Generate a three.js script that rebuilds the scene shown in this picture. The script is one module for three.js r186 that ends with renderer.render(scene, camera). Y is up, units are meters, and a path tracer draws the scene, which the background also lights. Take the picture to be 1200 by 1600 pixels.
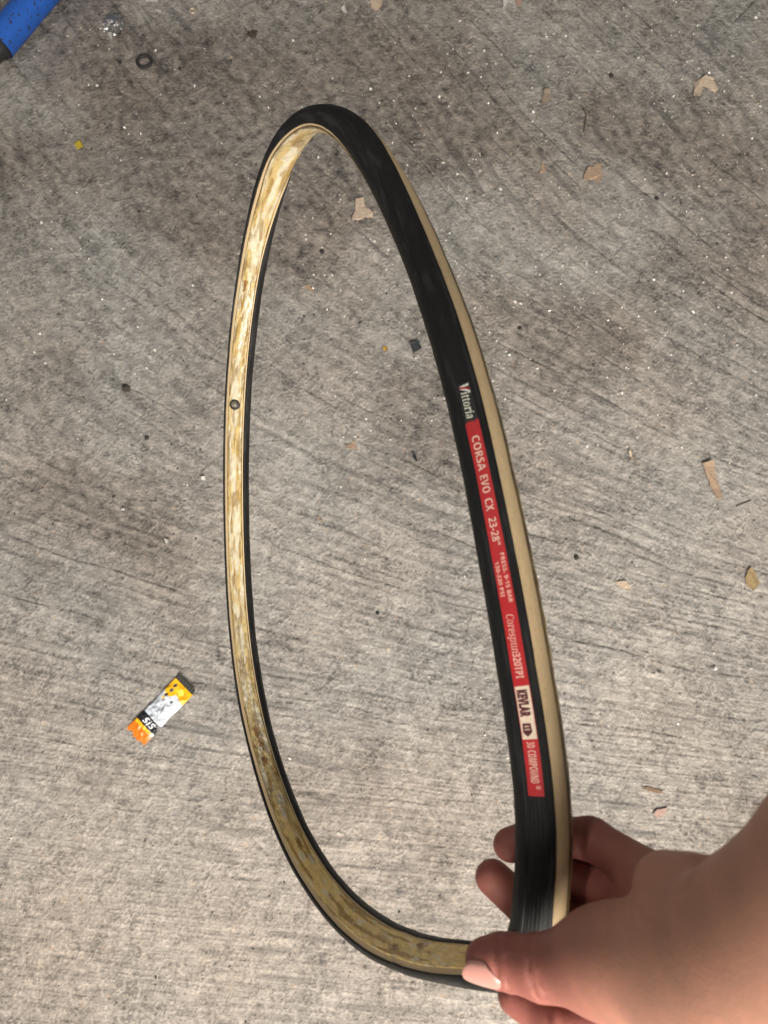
import * as THREE from 'three';
import { mergeGeometries, mergeVertices } from 'three/addons/utils/BufferGeometryUtils.js';
import { MarchingCubes } from 'three/addons/objects/MarchingCubes.js';
import { RoundedBoxGeometry } from 'three/addons/geometries/RoundedBoxGeometry.js';
import { RectAreaLightUniformsLib } from 'three/addons/lights/RectAreaLightUniformsLib.js';

// ---------------------------------------------------------------- camera, light, exposure
const scene = new THREE.Scene();
const camera = new THREE.PerspectiveCamera(67.3, 768 / 1024, 0.02, 40);
const TILT = 12 * Math.PI / 180, EYE = new THREE.Vector3(0, 1.3, 0.276);
camera.position.copy(EYE);
camera.up.set(0, 0, -1);
camera.lookAt(EYE.x, 0, EYE.z - Math.tan(TILT) * EYE.y);
camera.updateMatrixWorld(true);
camera.focus = 0.62;
camera.userData.fStop = 15;
const renderer = new THREE.WebGLRenderer({ antialias: true });
renderer.toneMapping = THREE.LinearToneMapping;
renderer.toneMappingExposure = 1.55;
renderer.shadowMap.enabled = true;
RectAreaLightUniformsLib.init();
scene.background = new THREE.Color().setRGB(0.085, 0.084, 0.082);      // even light of the room's far walls

const LAMPS = [   // x, y, z, aim x, aim z, width, depth, intensity, label
  [0.6, 2.2, 2.15, 0.05, 0.1, 2.2, 0.9, 16.5, [1, 0.93, 0.84], 'white ceiling lamp hanging behind the photographer above the floor'],
  [-1.25, 2.6, -0.75, 0, -0.1, 1.1, 0.15, 10, [1, 0.95, 0.88], 'white ceiling lamp hanging to the left, over the floor beyond the tyre'],
];

// ---------------------------------------------------------------- helpers
const V3 = (x, y, z) => new THREE.Vector3(x, y, z);
const AX = new THREE.Vector3(), AY = new THREE.Vector3(), AZ = new THREE.Vector3();
camera.matrixWorld.extractBasis(AX, AY, AZ);
const FOC = 800 / Math.tan(33.65 * Math.PI / 180);
// a measured place: photo column, photo row, metres in front of the camera -> world point
const at = (px, py, d) => EYE.clone().addScaledVector(AX, (px - 600) / FOC * d).addScaledVector(AY, -(py - 800) / FOC * d).addScaledVector(AZ, -d);
// a place on the floor
const fl = (px, py, y = 0) => { const r = at(px, py, 1).sub(EYE); return EYE.clone().addScaledVector(r, (y - EYE.y) / r.y); };
let seed = 1234567;
const rnd = () => { seed = (seed + 0x6D2B79F5) | 0; let t = Math.imul(seed ^ (seed >>> 15), 1 | seed); t = (t + Math.imul(t ^ (t >>> 7), 61 | t)) ^ t; return ((t ^ (t >>> 14)) >>> 0) / 4294967296; };
const rr = (a, b) => a + (b - a) * rnd();
const sm = (a, b, x) => { const t = Math.min(1, Math.max(0, (x - a) / (b - a))); return t * t * (3 - 2 * t); };
const mixn = (a, b, t) => a + (b - a) * t;
const PERM = new Uint8Array(512); { const p = [...Array(256).keys()]; for (let i = 255; i > 0; i--) { const j = Math.floor(rnd() * (i + 1)); [p[i], p[j]] = [p[j], p[i]]; } for (let i = 0; i < 512; i++) PERM[i] = p[i & 255]; }
const GX = new Float32Array(256), GY = new Float32Array(256); for (let i = 0; i < 256; i++) { GX[i] = Math.cos(i / 256 * 6.28318); GY[i] = Math.sin(i / 256 * 6.28318); }
function noise(x, y) {      // gradient noise, about -1..1
  const xi = Math.floor(x), yi = Math.floor(y), fx = x - xi, fy = y - yi, X = xi & 255, Y = yi & 255;
  const u = fx * fx * fx * (fx * (fx * 6 - 15) + 10), v = fy * fy * fy * (fy * (fy * 6 - 15) + 10);
  const a = PERM[PERM[X] + Y], b = PERM[PERM[(X + 1) & 255] + Y], c = PERM[PERM[X] + ((Y + 1) & 255)], d = PERM[PERM[(X + 1) & 255] + ((Y + 1) & 255)];
  const n0 = GX[a] * fx + GY[a] * fy, n1 = GX[b] * (fx - 1) + GY[b] * fy, n2 = GX[c] * fx + GY[c] * (fy - 1), n3 = GX[d] * (fx - 1) + GY[d] * (fy - 1);
  return 1.5 * (n0 + u * (n1 - n0) + v * (n2 + u * (n3 - n2) - n0 - u * (n1 - n0)));
}
const fbm = (x, y, o = 4) => { let s = 0, a = 0.5; for (let i = 0; i < o; i++) { s += a * noise(x, y); x = x * 2.03 + 17.1; y = y * 2.03 + 5.7; a *= 0.5; } return s; };
const std = (r, g, b, rough = 0.8, more = {}) => { const m = new THREE.MeshPhysicalMaterial({ roughness: rough, ...more }); m.color.setRGB(r, g, b); return m; };
const used = {};
const numbered = (n) => { const k = used[n] = (used[n] ?? -1) + 1; return k ? n + '_' + String(k).padStart(3, '0') : n; };
function tag(o, label, category, group, kind) { if (label) o.userData.label = label; if (category) o.userData.category = category; if (group) o.userData.group = group; if (kind) o.userData.kind = kind; return o; }
function shadows(o) { o.castShadow = true; o.receiveShadow = true; return o; }
function obj(name, geo, mat, parent = scene) { const m = shadows(new THREE.Mesh(geo, mat)); m.name = parent === scene ? numbered(name) : name; parent.add(m); return m; }
function thing(name, pos, label, category, group) { const g = new THREE.Group(); g.name = numbered(name); g.position.copy(pos); scene.add(g); return tag(g, label, category, group); }
function dataTex(w, h, fn, srgb) {       // fn(x, y) -> [r, g, b] 0..1
  const d = new Uint8Array(w * h * 4);
  for (let y = 0, i = 0; y < h; y++) for (let x = 0; x < w; x++, i += 4) { const c = fn(x, y); d[i] = c[0] * 255; d[i + 1] = c[1] * 255; d[i + 2] = c[2] * 255; d[i + 3] = 255; }
  const t = new THREE.DataTexture(d, w, h); t.magFilter = THREE.LinearFilter; t.minFilter = THREE.LinearFilter; t.wrapS = t.wrapT = THREE.RepeatWrapping; if (srgb) t.colorSpace = THREE.SRGBColorSpace; t.needsUpdate = true; return t;
}
const toS = (c) => { c = Math.min(1, Math.max(0, c)); return c <= 0.0031308 ? c * 12.92 : 1.055 * Math.pow(c, 1 / 2.4) - 0.055; };
const grid = (nu, nv, fn, uvf) => {     // fn(i, j) -> Vector3
  const p = [], uv = [], ix = [];
  for (let i = 0; i <= nu; i++) for (let j = 0; j <= nv; j++) { const v = fn(i, j); p.push(v.x, v.y, v.z); const t = uvf ? uvf(i, j) : [i / nu, j / nv]; uv.push(t[0], t[1]); }
  for (let i = 0; i < nu; i++) for (let j = 0; j < nv; j++) { const a = i * (nv + 1) + j, b = a + nv + 1; ix.push(a, b, a + 1, b, b + 1, a + 1); }
  const g = new THREE.BufferGeometry(); g.setAttribute('position', new THREE.Float32BufferAttribute(p, 3)); g.setAttribute('uv', new THREE.Float32BufferAttribute(uv, 2)); g.setIndex(ix); g.computeVertexNormals(); return g;
};

// ---------------------------------------------------------------- lamps over the floor
for (const [x, y, z, ax, az, w, h, I, col, label] of LAMPS) {
  const t = thing('ceiling_lamp', V3(x, y, z), label, 'ceiling lamp');
  t.lookAt(ax, 0, az);                            // +z of the group towards the floor
  const hs = obj('housing', new RoundedBoxGeometry(w + 0.06, h + 0.06, 0.08, 2, 0.012), std(0.7, 0.7, 0.68, 0.5), t); hs.position.z = -0.05;
  const em = std(0.8, 0.8, 0.8, 0.6); em.emissive.setRGB(...col); em.emissiveIntensity = 2;
  const df = obj('lamp_diffuser', new RoundedBoxGeometry(w, h, 0.02, 2, 0.006), em, t); df.position.z = 0.0;
  const L = new THREE.RectAreaLight(new THREE.Color().setRGB(...col), I, w, h); L.name = 'ceiling_lamp_glow';
  t.add(L); L.position.z = 0.015; L.rotation.y = Math.PI;
}

// ---------------------------------------------------------------- floor
const TS = 2048, TW = 2.4;                          // texture pixels, metres
// curved float marks: nearly level near the photographer, steep further away
const slant = (z) => mixn(54, 3, sm(-1.0, 0.75, z)) * Math.PI / 180;
const GI = new Float32Array(801); { let s = 0; for (let i = 0; i <= 800; i++) { const z = -2 + i * 0.005; s += 0.005 / Math.tan(Math.max(0.11, slant(z))); GI[i] = s; } }
const groove = (x, z) => { const f = Math.min(799.99, Math.max(0, (z + 2) / 0.005)), i = Math.floor(f); return x * 0.95 - (GI[i] + (GI[i + 1] - GI[i]) * (f - i)); };
function marks(x, z) {                               // float marks: 0..1 depth of the cut, and the ledge beside it
  const th = slant(z), al = x * Math.cos(th) + z * Math.sin(th), sn = Math.max(0.2, Math.sin(th));
  const c = groove(x + 0.012 * noise(x * 5, z * 5), z + 0.008 * noise(x * 7 + 9, z * 7)), t = c / 0.042 + 0.22 * noise(al * 2.4 + 7, c * 4);
  let cut = 0, ledge = 0;
  for (let q = -1; q <= 1; q++) {
    const k = Math.floor(t) + q, r1 = PERM[k & 255] / 255, r2 = PERM[(k * 7 + 31) & 255] / 255, d = (t - k - 0.2 - 0.6 * r1) * 0.042 * sn + 0.0011 * noise(al * 70, r2 * 40) + 0.0007 * noise(al * 210, r2 * 40), on = sm(-0.1, 0.3, noise(al * 2.6 + r1 * 90, r2 * 70) + 0.25 * (r2 - 0.5)) * (0.45 + 0.55 * r2) * (0.7 + 0.7 * noise(al * 38, r1 * 33)), w = 0.0017 + 0.0048 * r1 * r1 + 0.001 * noise(al * 40, r1 * 50);
    cut = Math.max(cut, on * Math.exp(-d * d / (w * w))); ledge += on * Math.exp(-Math.abs(d) / 0.007) * Math.sign(d) * Math.min(1, Math.abs(d) / 0.003);
  }
  const a = sm(0.7, 0.2, z); return [cut * a, ledge * a];
}
function bigHeight(x, z) {                           // metres
  const c = groove(x + 0.02 * noise(x * 4, z * 4), z + 0.012 * noise(x * 6 + 9, z * 6)), th = slant(z);
  const amp = sm(0.75, -0.05, z) * (0.55 + 0.6 * noise(x * 2.1 + 4, z * 2.1));
  const along = x * Math.cos(th) + z * Math.sin(th);
  let g = noise(c * 15, along * 2.2); g = -Math.pow(Math.max(0, 1 - Math.abs(g) * 3.2), 1.5) * sm(-0.25, 0.35, noise(along * 3.3, c * 9 + 31));
  const lev = noise(x * 3.2 + 40, z * 26) * sm(0.1, 0.6, z);
  return g * 0.0024 * amp - 0.0013 * marks(x, z)[1] + 0.0011 * noise(c * 30 + 5, along * 2.6) * sm(0.75, 0.1, z) + 0.0007 * noise(c * 6 + 3, along * 1.5) + lev * 0.0006 + 0.0012 * fbm(x * 3, z * 3, 3) + 0.0006 * fbm(x * 34, z * 34, 2);
}
const hMap = new Float32Array(TS * TS), albedo = new Uint8Array(TS * TS * 4), bumps = new Uint8Array(TS * TS * 4);
for (let j = 0, k = 0; j < TS; j++) for (let i = 0; i < TS; i++, k++) {
  const x = (i / TS - 0.5) * TW, z = (0.5 - j / TS) * TW - 0.08;
  const th = slant(z), al = x * Math.cos(th) + z * Math.sin(th), ac = z * Math.cos(th) - x * Math.sin(th);
  const w1 = noise(x * 31, z * 31), w2 = noise(x * 31 + 50, z * 31 + 9);
  const big = fbm(x * 2.6 + 11, z * 2.6 + 3, 4), mid = fbm(x * 14 + 0.25 * w1, z * 14 + 0.25 * w2, 4);
  const r1 = 1 - Math.min(1, Math.abs(noise(x * 85 + w1 * 1.2, z * 85 + w2 * 1.2)) * 3.6);
  const fine = noise(x * 330, z * 330), grain = rnd() - 0.5, spot = noise(x * 62 + 80, z * 62), spot2 = noise(x * 120 + 7, z * 120 + 70);
  const gc = groove(x + 0.01 * w1, z), streak = noise(gc * 34, al * 3.4) * 0.65 + noise(al * 14 + 3, ac * 120) * 0.5 + 0.4 * noise(gc * 80 + 9, al * 8);
  // oil and tyre dirt trodden into the far part, in patches with their own outline
  const dirty = sm(-0.02, 0.38, fbm(x * 2.2 + 3.1, z * 2.2 + 8.4, 5) + 0.34 * Math.exp(-((x + 0.16) ** 2 / 0.16 + (z + 0.62) ** 2 / 0.14)) + 0.2 * sm(0.25, -0.5, z) - 0.12);
  const smear = sm(0.3, 0.6, noise(al * 6 + 8, ac * 55 + 4) + 0.5 * mid + 0.25 * w2) * sm(-0.15, 0.35, noise(x * 2.4 + 60, z * 2.4));
  const oil = sm(0.56, 0.74, spot + 0.35 * mid) * 0.5, pit = sm(0.66, 0.85, spot2 + 0.2 * grain);
  const cl = fbm(x * 60 + 0.6 * w1 + 70, z * 60 + 0.6 * w2, 4), gr2 = fbm(x * 190 + 0.5 * w2, z * 190 + 0.5 * w1 + 40, 3);
  const pale = sm(0.12, 0.3, gr2 + 0.35 * cl + 0.06 * grain), dark = sm(0.14, 0.34, -gr2 - 0.3 * cl + 0.5 * fbm(x * 24 + 5, z * 24, 2));
  let v = 0.272 * (1 + 0.26 * big + 0.34 * mid + 0.42 * cl + 0.30 * pale - 0.25 * dark + 0.08 * (r1 - 0.4) + 0.2 * fine + 0.24 * streak + 0.3 * grain);
  v *= 1 - 0.42 * dirty * (0.75 + 0.5 * spot) - 0.30 * smear * (0.5 + 0.9 * sm(-0.2, 0.3, gr2 + cl)) - 0.34 * oil * (0.5 + 0.5 * dirty) - 0.45 * pit;
  v = Math.max(0.03, v);
  const warm = 0.05 * dirty + 0.05 * sm(0.15, 0.7, z + 0.2 * big) + 0.035 * noise(x * 5 + 20, z * 5) - 0.012 * smear;
  const tan = sm(0.66, 0.8, noise(x * 75 + 200, z * 75 + 10)) * 0.6;
  const c = [v * (1.02 + warm + 0.25 * tan), v * (0.955 + 0.06 * tan), v * (0.87 - warm * 0.6 - 0.1 * tan)];
  for (let q = 0; q < 3; q++) albedo[k * 4 + q] = toS(c[q]) * 255;
  albedo[k * 4 + 3] = bumps[k * 4 + 3] = 255;
  const h = 0.6 - 0.36 * marks(x, z)[0] + 0.16 * sm(0.0, 0.5, z) * noise(al * 9 + 30, ac * 150) + 0.14 * mid + 0.05 * (r1 - 0.4) + 0.22 * cl + 0.12 * pale - 0.1 * dark + 0.09 * fine + 0.1 * streak + 0.1 * grain - 0.3 * pit - 0.07 * sm(0.3, 0.6, spot);
  const rough = 0.78 - 0.16 * dirty - 0.2 * oil + 0.1 * mid;
  bumps[k * 4] = Math.max(0, Math.min(1, h)) * 255; bumps[k * 4 + 1] = Math.max(0.3, Math.min(1, rough)) * 255;
}
const mkTex = (d, srgb) => { const t = new THREE.DataTexture(d, TS, TS); t.magFilter = THREE.LinearFilter; t.wrapS = t.wrapT = THREE.MirroredRepeatWrapping; if (srgb) t.colorSpace = THREE.SRGBColorSpace; t.needsUpdate = true; return t; };
const tBump = mkTex(bumps);
const mFloor = new THREE.MeshStandardMaterial({ map: mkTex(albedo, true), bumpMap: tBump, bumpScale: 0.0042, roughnessMap: tBump, roughness: 1 });
{
  const ax = []; for (let i = -24; i < 0; i++) ax.push(-1.25 + i * i * -0.0075); for (let i = 0; i <= 800; i++) ax.push(-1.25 + i * 2.5 / 800); for (let i = 1; i <= 24; i++) ax.push(1.25 + i * i * 0.0075);
  ax.sort((a, b) => a - b);
  const n = ax.length - 1;
  const g = grid(n, n, (i, j) => V3(ax[i], bigHeight(ax[i], ax[n - j]), ax[n - j]), (i, j) => [ax[i] / TW + 0.5, 0.5 - (ax[n - j] + 0.08) / TW]);
  tag(obj('floor', g, mFloor), 'worn grey concrete floor with curved float marks and dirt', null, null, 'structure');
}

// ---------------------------------------------------------------- tyre
const CP = [ // column, row, distance, turn of the tread (0 = towards the lens)
  [838, 1462, 0.333, -8], [846, 1390, 0.331, -11], [849.5, 1300, 0.331, -14], [844, 1200, 0.332, -15], [830, 1100, 0.335, -15], [813, 1000, 0.340, -15], [794, 900, 0.347, -15], [774, 800, 0.357, -14], [754, 700, 0.370, -13], [734, 610, 0.386, -11], [716, 560, 0.397, -8],
  [692, 480, 0.418, -8], [660, 400, 0.446, -4], [634, 340, 0.47, -1], [602, 280, 0.493, 9], [561, 217, 0.518, 36], [495, 178, 0.553, 92],
  [443, 234, 0.60, 150], [422, 302, 0.638, 182], [397, 400, 0.682, 196], [378, 540, 0.722, 200], [371, 640, 0.735, 200], [369, 740, 0.742, 200], [371, 860, 0.742, 200], [376, 960, 0.733, 200], [391, 1080, 0.702, 198], [405, 1150, 0.677, 195], [428, 1220, 0.645, 192],
  [450, 1290, 0.61, 190], [482, 1345, 0.575, 188], [513, 1395, 0.537, 186], [540, 1424, 0.511, 184], [568, 1450, 0.487, 182], [608, 1475, 0.452, 178], [652, 1491, 0.417, 172], [700, 1502, 0.382, 165], [738, 1507, 0.359, 160], [782, 1514, 0.35, 146], [820, 1502, 0.3395, 60]];
const NC = CP.length, N = 1100;
const tyreAt = at(610, 850, 0.55);
const curve = new THREE.CatmullRomCurve3(CP.map((c) => at(c[0], c[1], c[2]).sub(tyreAt)), true, 'centripetal');
curve.arcLengthDivisions = 3000;
const LEN = curve.getLength();
const cpU = CP.map((c, k) => { const ls = curve.getLengths(3000); return ls[Math.round(k / NC * 3000)] / LEN; }); cpU.push(1);
const along = (u, f) => { u = ((u % 1) + 1) % 1; let k = 0; while (k < NC - 1 && cpU[k + 1] < u) k++; const t = (u - cpU[k]) / (cpU[k + 1] - cpU[k]); return f(k, t); };
const cval = (u, arr) => along(u, (k, t) => { const a = arr[k], b = arr[(k + 1) % NC], s = t * t * (3 - 2 * t) * 0.5 + t * 0.5; return a + (b - a) * s; });
const PH = CP.map((c) => c[3]);
const kk = (k, top, m) => CP.map((_, i) => i < 16 ? mixn(k, top, sm(11, 16, i)) : i < 20 ? mixn(top, m, sm(16, 18.6, i)) : mixn(m, k, sm(37, 38.8, i)));
const TA = kk(33, 36, 134), TB = kk(69, 96, 131), BA = kk(77, 100, 140), BB = kk(78, 104, 150);   // where tread and base tape end, in degrees round the section
const frames = [];
let line = [...Array(N).keys()].map((i) => curve.getPointAt(i / N));
{
  const blur = (L) => L.map((_, i) => { const near = Math.max(0, Math.min(i, Math.floor(cpU[NC - 1] * N) - i)), sg = Math.min(31, 0.6 + near / 2.6), R = Math.min(near, Math.ceil(sg * 2.6)), a = V3(0, 0, 0); let t = 0; for (let d = -R; d <= R; d++) { const k = Math.exp(-d * d / (2 * sg * sg)); a.addScaledVector(L[(i + d + N) % N], k); t += k; } return a.multiplyScalar(1 / t); });
  const s1 = blur(line), r1 = blur(line.map((p, i) => p.clone().sub(s1[i])));
  line = s1.map((p, i) => p.add(r1[i]));
}
for (let i = 0; i <= N; i++) {
  const u = (i % N) / N, P = line[i % N], T = line[(i + 1) % N].clone().sub(line[(i + N - 1) % N]).normalize(), Vw = EYE.clone().sub(tyreAt).sub(P);
  Vw.addScaledVector(T, -Vw.dot(T)).normalize();
  const S = T.clone().cross(Vw), f = cval(u, PH) * Math.PI / 180;
  frames.push({ P, T, Vw, S, f });
}
{ // even out the turn along the tyre
  for (let pass = 0; pass < 3; pass++) { const q = frames.map((f) => f.f); for (let i = 0; i <= N; i++) { let s = 0; const R = Math.max(0, Math.min(16, i, Math.floor(cpU[NC - 2] * N) - i)); for (let d = -R; d <= R; d++) s += q[(i + d + N) % N]; frames[i].f = s / (2 * R + 1); } }
  for (const q of frames) { q.n = q.Vw.clone().multiplyScalar(Math.cos(q.f)).addScaledVector(q.S, Math.sin(q.f)); q.a = q.T.clone().cross(q.n); }
}
const HW = 0.0116, HO = 0.0088, HI = 0.0074;
function sect(i, deg, off) {       // point of the section: 0 deg = crown of the tread, + to the tan side
  const q = frames[((i % N) + N) % N], a = deg * Math.PI / 180, u = i / N * LEN;
  const c = Math.cos(a), s = Math.sin(a), pin = 1 - 0.22 * sm(cpU[31], cpU[36], i / N) * sm(cpU[NC - 1], cpU[NC - 2], i / N), lump = pin + 0.018 * noise(u * 22, 3.3) + 0.012 * noise(u * 60, deg * 0.02);
  const e = 0.86, sx = Math.sign(s) * Math.pow(Math.abs(s), e) * HW, cy = Math.sign(c) * Math.pow(Math.abs(c), c > 0 ? 0.95 : 0.7) * (c > 0 ? HO : HI);
  const nx = s / HW, ny = c / (c > 0 ? HO : HI), nl = Math.hypot(nx, ny);
  return q.P.clone().addScaledVector(q.a, sx * lump + off * nx / nl).addScaledVector(q.n, cy * lump + off * ny / nl);
}
function sweep(from, to, cols, off, i0 = 0, i1 = N, uvf) {   // from/to: degrees at a place along the tyre
  return grid(i1 - i0, cols, (i, j) => { const I = i0 + i, u = I / N, t = j / cols, d = mixn(from(u), to(u), t); return sect(I, d, off(t, u, d)); }, uvf ?? ((i, j) => [(i0 + i) / N, j / cols]));
}
const tyre = thing('bicycle_tyre', tyreAt, 'black and tan tubular bicycle tyre with a red printed label, held up as a loop', 'bicycle tyre');
const tRub = dataTex(256, 256, (x, y) => { const v = 0.5 + 0.35 * fbm(x / 14, y / 14, 4) + 0.3 * (rnd() - 0.5); return [v, v, v]; });
tRub.repeat.set(90, 2);
const tDust = dataTex(1024, 128, (x, y) => { const d = sm(0.05, 0.4, fbm(x / 60, y / 26, 4) + 0.25 * (rnd() - 0.5)), q = noise(x / 3, y / 2) > 0.7 ? 0.012 : 0, v = 0.0105 + 0.016 * d + q; return [toS(v), toS(v * 1.02), toS(v * 1.03)]; }, true);
tDust.repeat.set(3, 1);
const mRubber = std(1, 1, 1, 0.5, { map: tDust, specularIntensity: 0.55, bumpMap: tRub, bumpScale: 0.0002 });
const skirt = (t) => (t < 0.02 || t > 0.98 ? 0.0001 : 0.0009);
obj('tread', sweep((u) => -cval(u, TB), (u) => cval(u, TA), 96, (t, u, d) => skirt(t) + 0.00006 * Math.sin(d * 1.05) * sm(34, 26, Math.abs(d)) - 0.00025 * (Math.exp(-(((Math.abs(d) - 20) / 1.3) ** 2))) + 0.0001 * noise(u * 300, d * 0.1)), mRubber, tyre);
const tCloth = dataTex(512, 64, (x, y) => { const w = 0.86 + 0.1 * fbm(x / 22, y / 9, 3) + 0.08 * (rnd() - 0.5) - (noise(x / 7, y / 4) > 0.62 ? 0.25 : 0); return [toS(0.70 * w), toS(0.525 * w), toS(0.30 * w)]; }, true);
tCloth.repeat.set(9, 1);
const mCloth = new THREE.MeshStandardMaterial({ map: tCloth, roughness: 0.8 });
for (const s of [1, -1]) obj('sidewall', sweep((u) => s > 0 ? cval(u, TA) - 8 : -cval(u, BB) - 8, (u) => s > 0 ? cval(u, BA) + 8 : 8 - cval(u, TB), 16, () => 0), mCloth, tyre);
// base tape: rim glue, chalk-white patches and brown stains
const uu = (k) => cpU[k];
const STAIN = [[26, 0.1], [26.25, 0.0], [26.6, 0.12], [19.3, 0.3], [28.7, -0.1], [33.6, 0.3], [34.4, -0.35]].map(([k, c]) => { const b = Math.floor(k); return [mixn(cpU[b], cpU[b + 1], k - b), c]; });
const TAPEW = 2048, TAPEH = 64, tapeBump = new Float32Array(TAPEW * TAPEH);
const tTape = dataTex(TAPEW, TAPEH, (x, y) => {
  const u = x / TAPEW, m = u * LEN * 1000, v = (y / (TAPEH - 1) - 0.5) * 2, vm = v * 9;    // millimetres along and across
  const low = sm(uu(27), uu(29), u) * 1, top = sm(uu(14), uu(17), u) * (1 - sm(uu(22), uu(26), u));
  const n1 = fbm(m / 46, vm / 6, 3), n2 = fbm(m / 15 + 9, vm / 5 + 4, 4), n3 = noise(m / 4, vm / 1.6);
  const white = sm(-0.02, 0.24, n1 + 0.7 * n2 + 0.22 - 0.62 * low - 0.3 * Math.abs(v) + 0.08 * top), glue = sm(0.0, 0.45, n2 - 0.35 * n1 + 0.2 * low + 0.1 * top);
  let c = [mixn(0.53, 0.82, low), mixn(0.40, 0.585, low), mixn(0.18, 0.22, low)];  // lower stretch more golden, its base also raised to offset weak light there
  const brown = low * sm(0.12, 0.42, noise(m / 60 + 3, vm / 3.2 + 7) + 0.4 * n2 + 0.1), crust = low * sm(0.42, 0.5, noise(m / 15 + 40, vm / 4 + 2) + 0.2 * n3);
  c = c.map((q, i) => mixn(mixn(q, [0.29, 0.16, 0.028][i], brown * 0.8), [0.72, 0.68, 0.52][i], crust * 0.6));
  const W = [0.64, 0.59, 0.45], G = [0.38, 0.245, 0.075];
  c = c.map((q, i) => mixn(mixn(q, W[i], white * 0.85), G[i], glue * (0.85 - 0.4 * white) * (1 - 0.7 * low)) * (1 + 0.09 * n3 + 0.1 * (rnd() - 0.5)));
  const amb = (1 - low) * sm(0.1, 0.36, noise(m / 24 + 70, vm / 4 + 3) + 0.5 * n2 + 0.3 * Math.abs(v) - 0.12);
  c = c.map((q, i) => mixn(q, [0.24, 0.145, 0.04][i], amb * 0.6));
  let st = 0; for (const [su, sc] of STAIN) st = Math.max(st, sm(1.0, 0.45, Math.hypot((u - su) * LEN / 0.008, (v - sc) / 0.32) + 0.5 * n3));
  c = c.map((q, i) => mixn(q, [0.20, 0.085, 0.012][i], st * 0.85));
  const edge = sm(0.8, 0.97, Math.abs(v) + 0.1 * n2); c = c.map((q, i) => mixn(q, [0.075, 0.05, 0.026][i], edge * 0.85 * (1 - 0.75 * low)));
  tapeBump[y * TAPEW + x] = 0.5 + 0.3 * n2 + 0.15 * n3 + 0.15 * white + 0.2 * glue;
  return c.map(toS);
}, true);
const tTapeB = dataTex(TAPEW, TAPEH, (x, y) => { const v = Math.max(0, Math.min(1, tapeBump[y * TAPEW + x])); return [v, 0.3 - 0.25 * (v - 0.5), v]; });
const mTape = new THREE.MeshStandardMaterial({ map: tTape, bumpMap: tTapeB, bumpScale: 0.0012, roughnessMap: tTapeB, roughness: 1 });
obj('base_tape', sweep((u) => cval(u, BA), (u) => 360 - cval(u, BB), 26, (t, u, d) => { const e = Math.min(t, 1 - t); const rag = Math.max(0, noise(u * 420, 5)) * sm(uu(33), uu(34.0 | 0) + 0.01, u); return (e < 0.03 ? 0.0001 : 0.0006) + 0.0004 * noise(u * LEN * 160, d * 0.05) * sm(0.02, 0.15, e) + rag * 0.0022 * Math.exp(-(((t - 0.12) / 0.07) ** 2)); }), mTape, tyre);
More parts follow.
